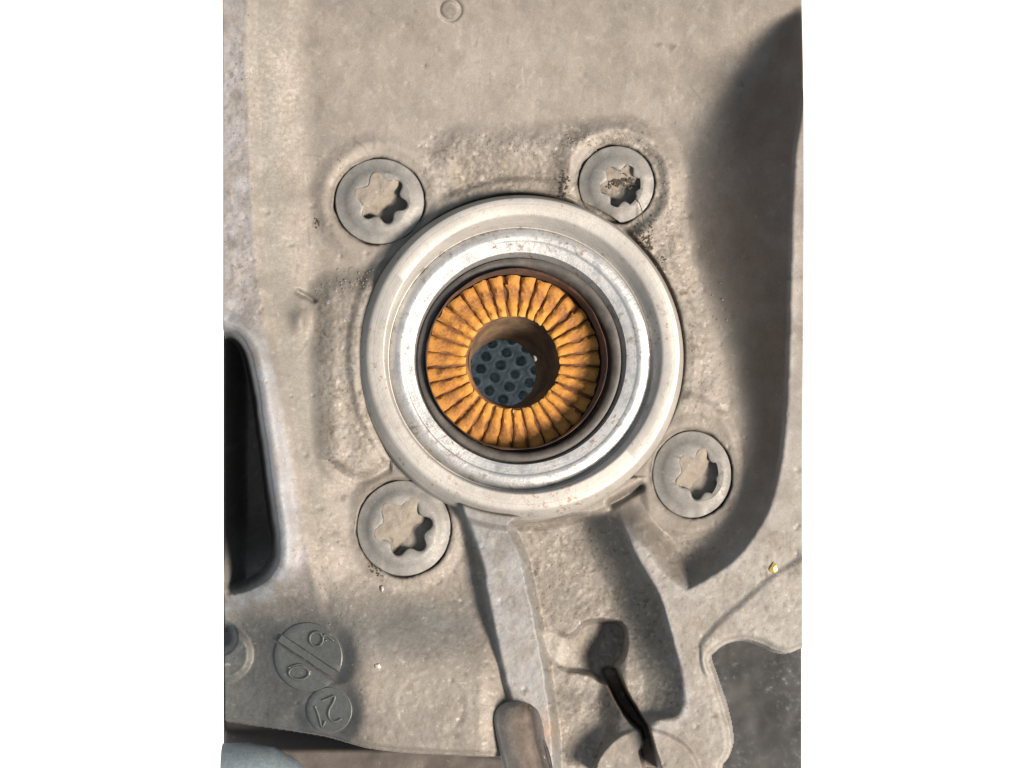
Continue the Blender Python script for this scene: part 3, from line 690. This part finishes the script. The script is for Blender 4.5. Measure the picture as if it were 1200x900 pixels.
link('shade_strip_plate', mesh_np('shade_strip_plate', toW(np.concatenate([V, low_])), F, None, None, [M_PLATE]), None, None, 'dark brown plate added for the shaded strip below the bottom left edge of the casting', 'plate')

# ------------------------------------------------------------------ loose bits
def pebble(r, seed, flat=.6):
    ph = (1 + 5 ** .5) / 2
    v_ = np.array([(-1, ph, 0), (1, ph, 0), (-1, -ph, 0), (1, -ph, 0), (0, -1, ph), (0, 1, ph), (0, -1, -ph), (0, 1, -ph), (ph, 0, -1), (ph, 0, 1), (-ph, 0, -1), (-ph, 0, 1)])
    v_ /= np.linalg.norm(v_[0]); g = np.random.default_rng(seed)
    v_ = v_ * g.uniform(.65, 1.25, (12, 1)) * r; v_[:, 2] *= flat
    f_ = [(0, 11, 5), (0, 5, 1), (0, 1, 7), (0, 7, 10), (0, 10, 11), (1, 5, 9), (5, 11, 4), (11, 10, 2), (10, 7, 6), (7, 1, 8), (3, 9, 4), (3, 4, 2), (3, 2, 6), (3, 6, 8), (3, 8, 9), (4, 9, 5), (2, 4, 11), (6, 2, 10), (8, 6, 7), (9, 8, 1)]
    return v_, f_
def grit(name, spots, material, label, cat, seed):
    g = np.random.default_rng(seed); V = []; F = []
    for (cx, cy, sx, sy, n_, r0, r1, zf) in spots:
        for i in range(n_):
            px, py = cx + g.normal() * sx, cy + g.normal() * sy; r = g.uniform(r0, r1)
            if not (264 < px < 937 and 2 < py < 898) or (zf is None and hz(px, py) < -60): continue
            z_ = (hz(px, py) if zf is None else zf) + r * .3
            v_, f_ = pebble(r, int(g.integers(1e9))); b = len(V)
            V += [tuple(q) for q in v_ + (px, py, z_)]; F += [tuple(b + i_ for i_ in q[::-1]) for q in f_]
    me = mesh_np(name, toW(np.array(V)), F, None, None, [material]); me.polygons.foreach_set('use_smooth', np.zeros(len(me.polygons), bool))
    return link(name, me, None, None, label, cat, None, 'stuff')
grit('grit', [(724, 212, 7, 3.5, 70, .7, 1.9, -1), (741, 207, 3.5, 5, 40, .7, 1.7, 0), (731, 196, 3, 5, 22, .6, 1.4, 3), (660, 216, 3.5, 7, 40, .7, 1.9, None), (748, 275, 4, 4, 30, .7, 1.7, None), (759, 286, 3, 6, 40, .8, 2.0, None),
              (764, 270, 1.2, 8, 20, .6, 1.4, None), (443, 664, 5, 3, 22, .7, 1.7, None), (447, 672, 2, 4, 12, .6, 1.5, None), (371, 262, 2, 4, 12, .6, 1.5, None), (775, 305, 3, 5, 12, .6, 1.3, None)],
     M_GRIT, 'dark grit crumbs caught around the upper right bolt and other edges', 'grit', 4)
grit('dust_crumbs', [(700, 165, 30, 6, 90, .4, 1.2, None), (600, 175, 40, 8, 110, .4, 1.1, None), (400, 205, 3, 18, 20, .5, 1.3, None), (420, 330, 25, 10, 60, .5, 1.4, None), (785, 250, 10, 45, 110, .4, 1.1, None), (830, 420, 12, 40, 60, .5, 1.4, None),
                     (655, 660, 28, 30, 110, .4, 1.2, None), (384, 680, 14, 35, 30, .4, 1.2, None), (285, 200, 8, 90, 40, .4, 1.2, None), (430, 730, 60, 60, 30, .3, .8, None), (830, 820, 15, 45, 20, .3, .9, None), (650, 120, 150, 70, 12, .3, .6, None)],
     M_MUD, 'pale dusty crumbs clinging to the rough cast surface', 'dust', 5)
V, F = tube([(745, 232, 10), (749, 238, 10), (752, 246, 10), (753, 255, 10), (755, 264, 10), (759, 274, 11), (762, 284, 10)], .55, 5)
link('fibre', mesh_np('fibre', V, F, None, None, [M_GRIT]), None, None, 'thin dark fibre curling down from the upper right bolt', 'fibre')
def chip(px, py, pts, zt, material, label, cat):
    z_ = zt; n_ = len(pts); V = [(px + a_, py + b_, z_) for a_, b_ in pts] + [(px + a_ * .8, py + b_ * .8, z_ + 2.2 + .8 * (i_ % 2)) for i_, (a_, b_) in enumerate(pts)] + [(px, py + 1, z_ + 3.6)]
    F = [(i_, (i_ + 1) % n_, n_ + (i_ + 1) % n_, n_ + i_) for i_ in range(n_)] + [(n_ + i_, n_ + (i_ + 1) % n_, 2 * n_) for i_ in range(n_)]
    F = [q[::-1] for q in F]
    me = mesh_np('chip', toW(np.array(V), (px, py, z_)), F, 20, None, [material]); return link('metal_chip' if material is M_BRASS else 'flake', me, None, W(px, py, z_), label, cat)
chip(905, 664, [(-6, 3), (-3, -1), (0, -7), (4, -3), (6, 4), (2, 7), (-4, 6)], hz(905, 664) - .5, M_BRASS, 'small golden metal chip lying on the lower right flange', 'metal chip')
chip(627, 420, [(-2, -4), (1, -3), (3, 1), (1, 4), (-1, 3)], -58, M_FLAKE, 'tiny pale flake stuck on the dark bore wall of the hub', 'flake')
chip(448, 690, [(-2, -3), (1, -4), (2, 1), (0, 4), (-2, 2)], hz(448, 690), M_FLAKE, 'tiny pale flake just below the lower left bolt', 'flake')
chip(443, 780, [(-4, -2), (2, -3), (5, 1), (2, 3), (-3, 2)], hz(443, 780) - .5, M_FLAKE, 'pale flake on the casting right of the larger date stamp', 'flake')
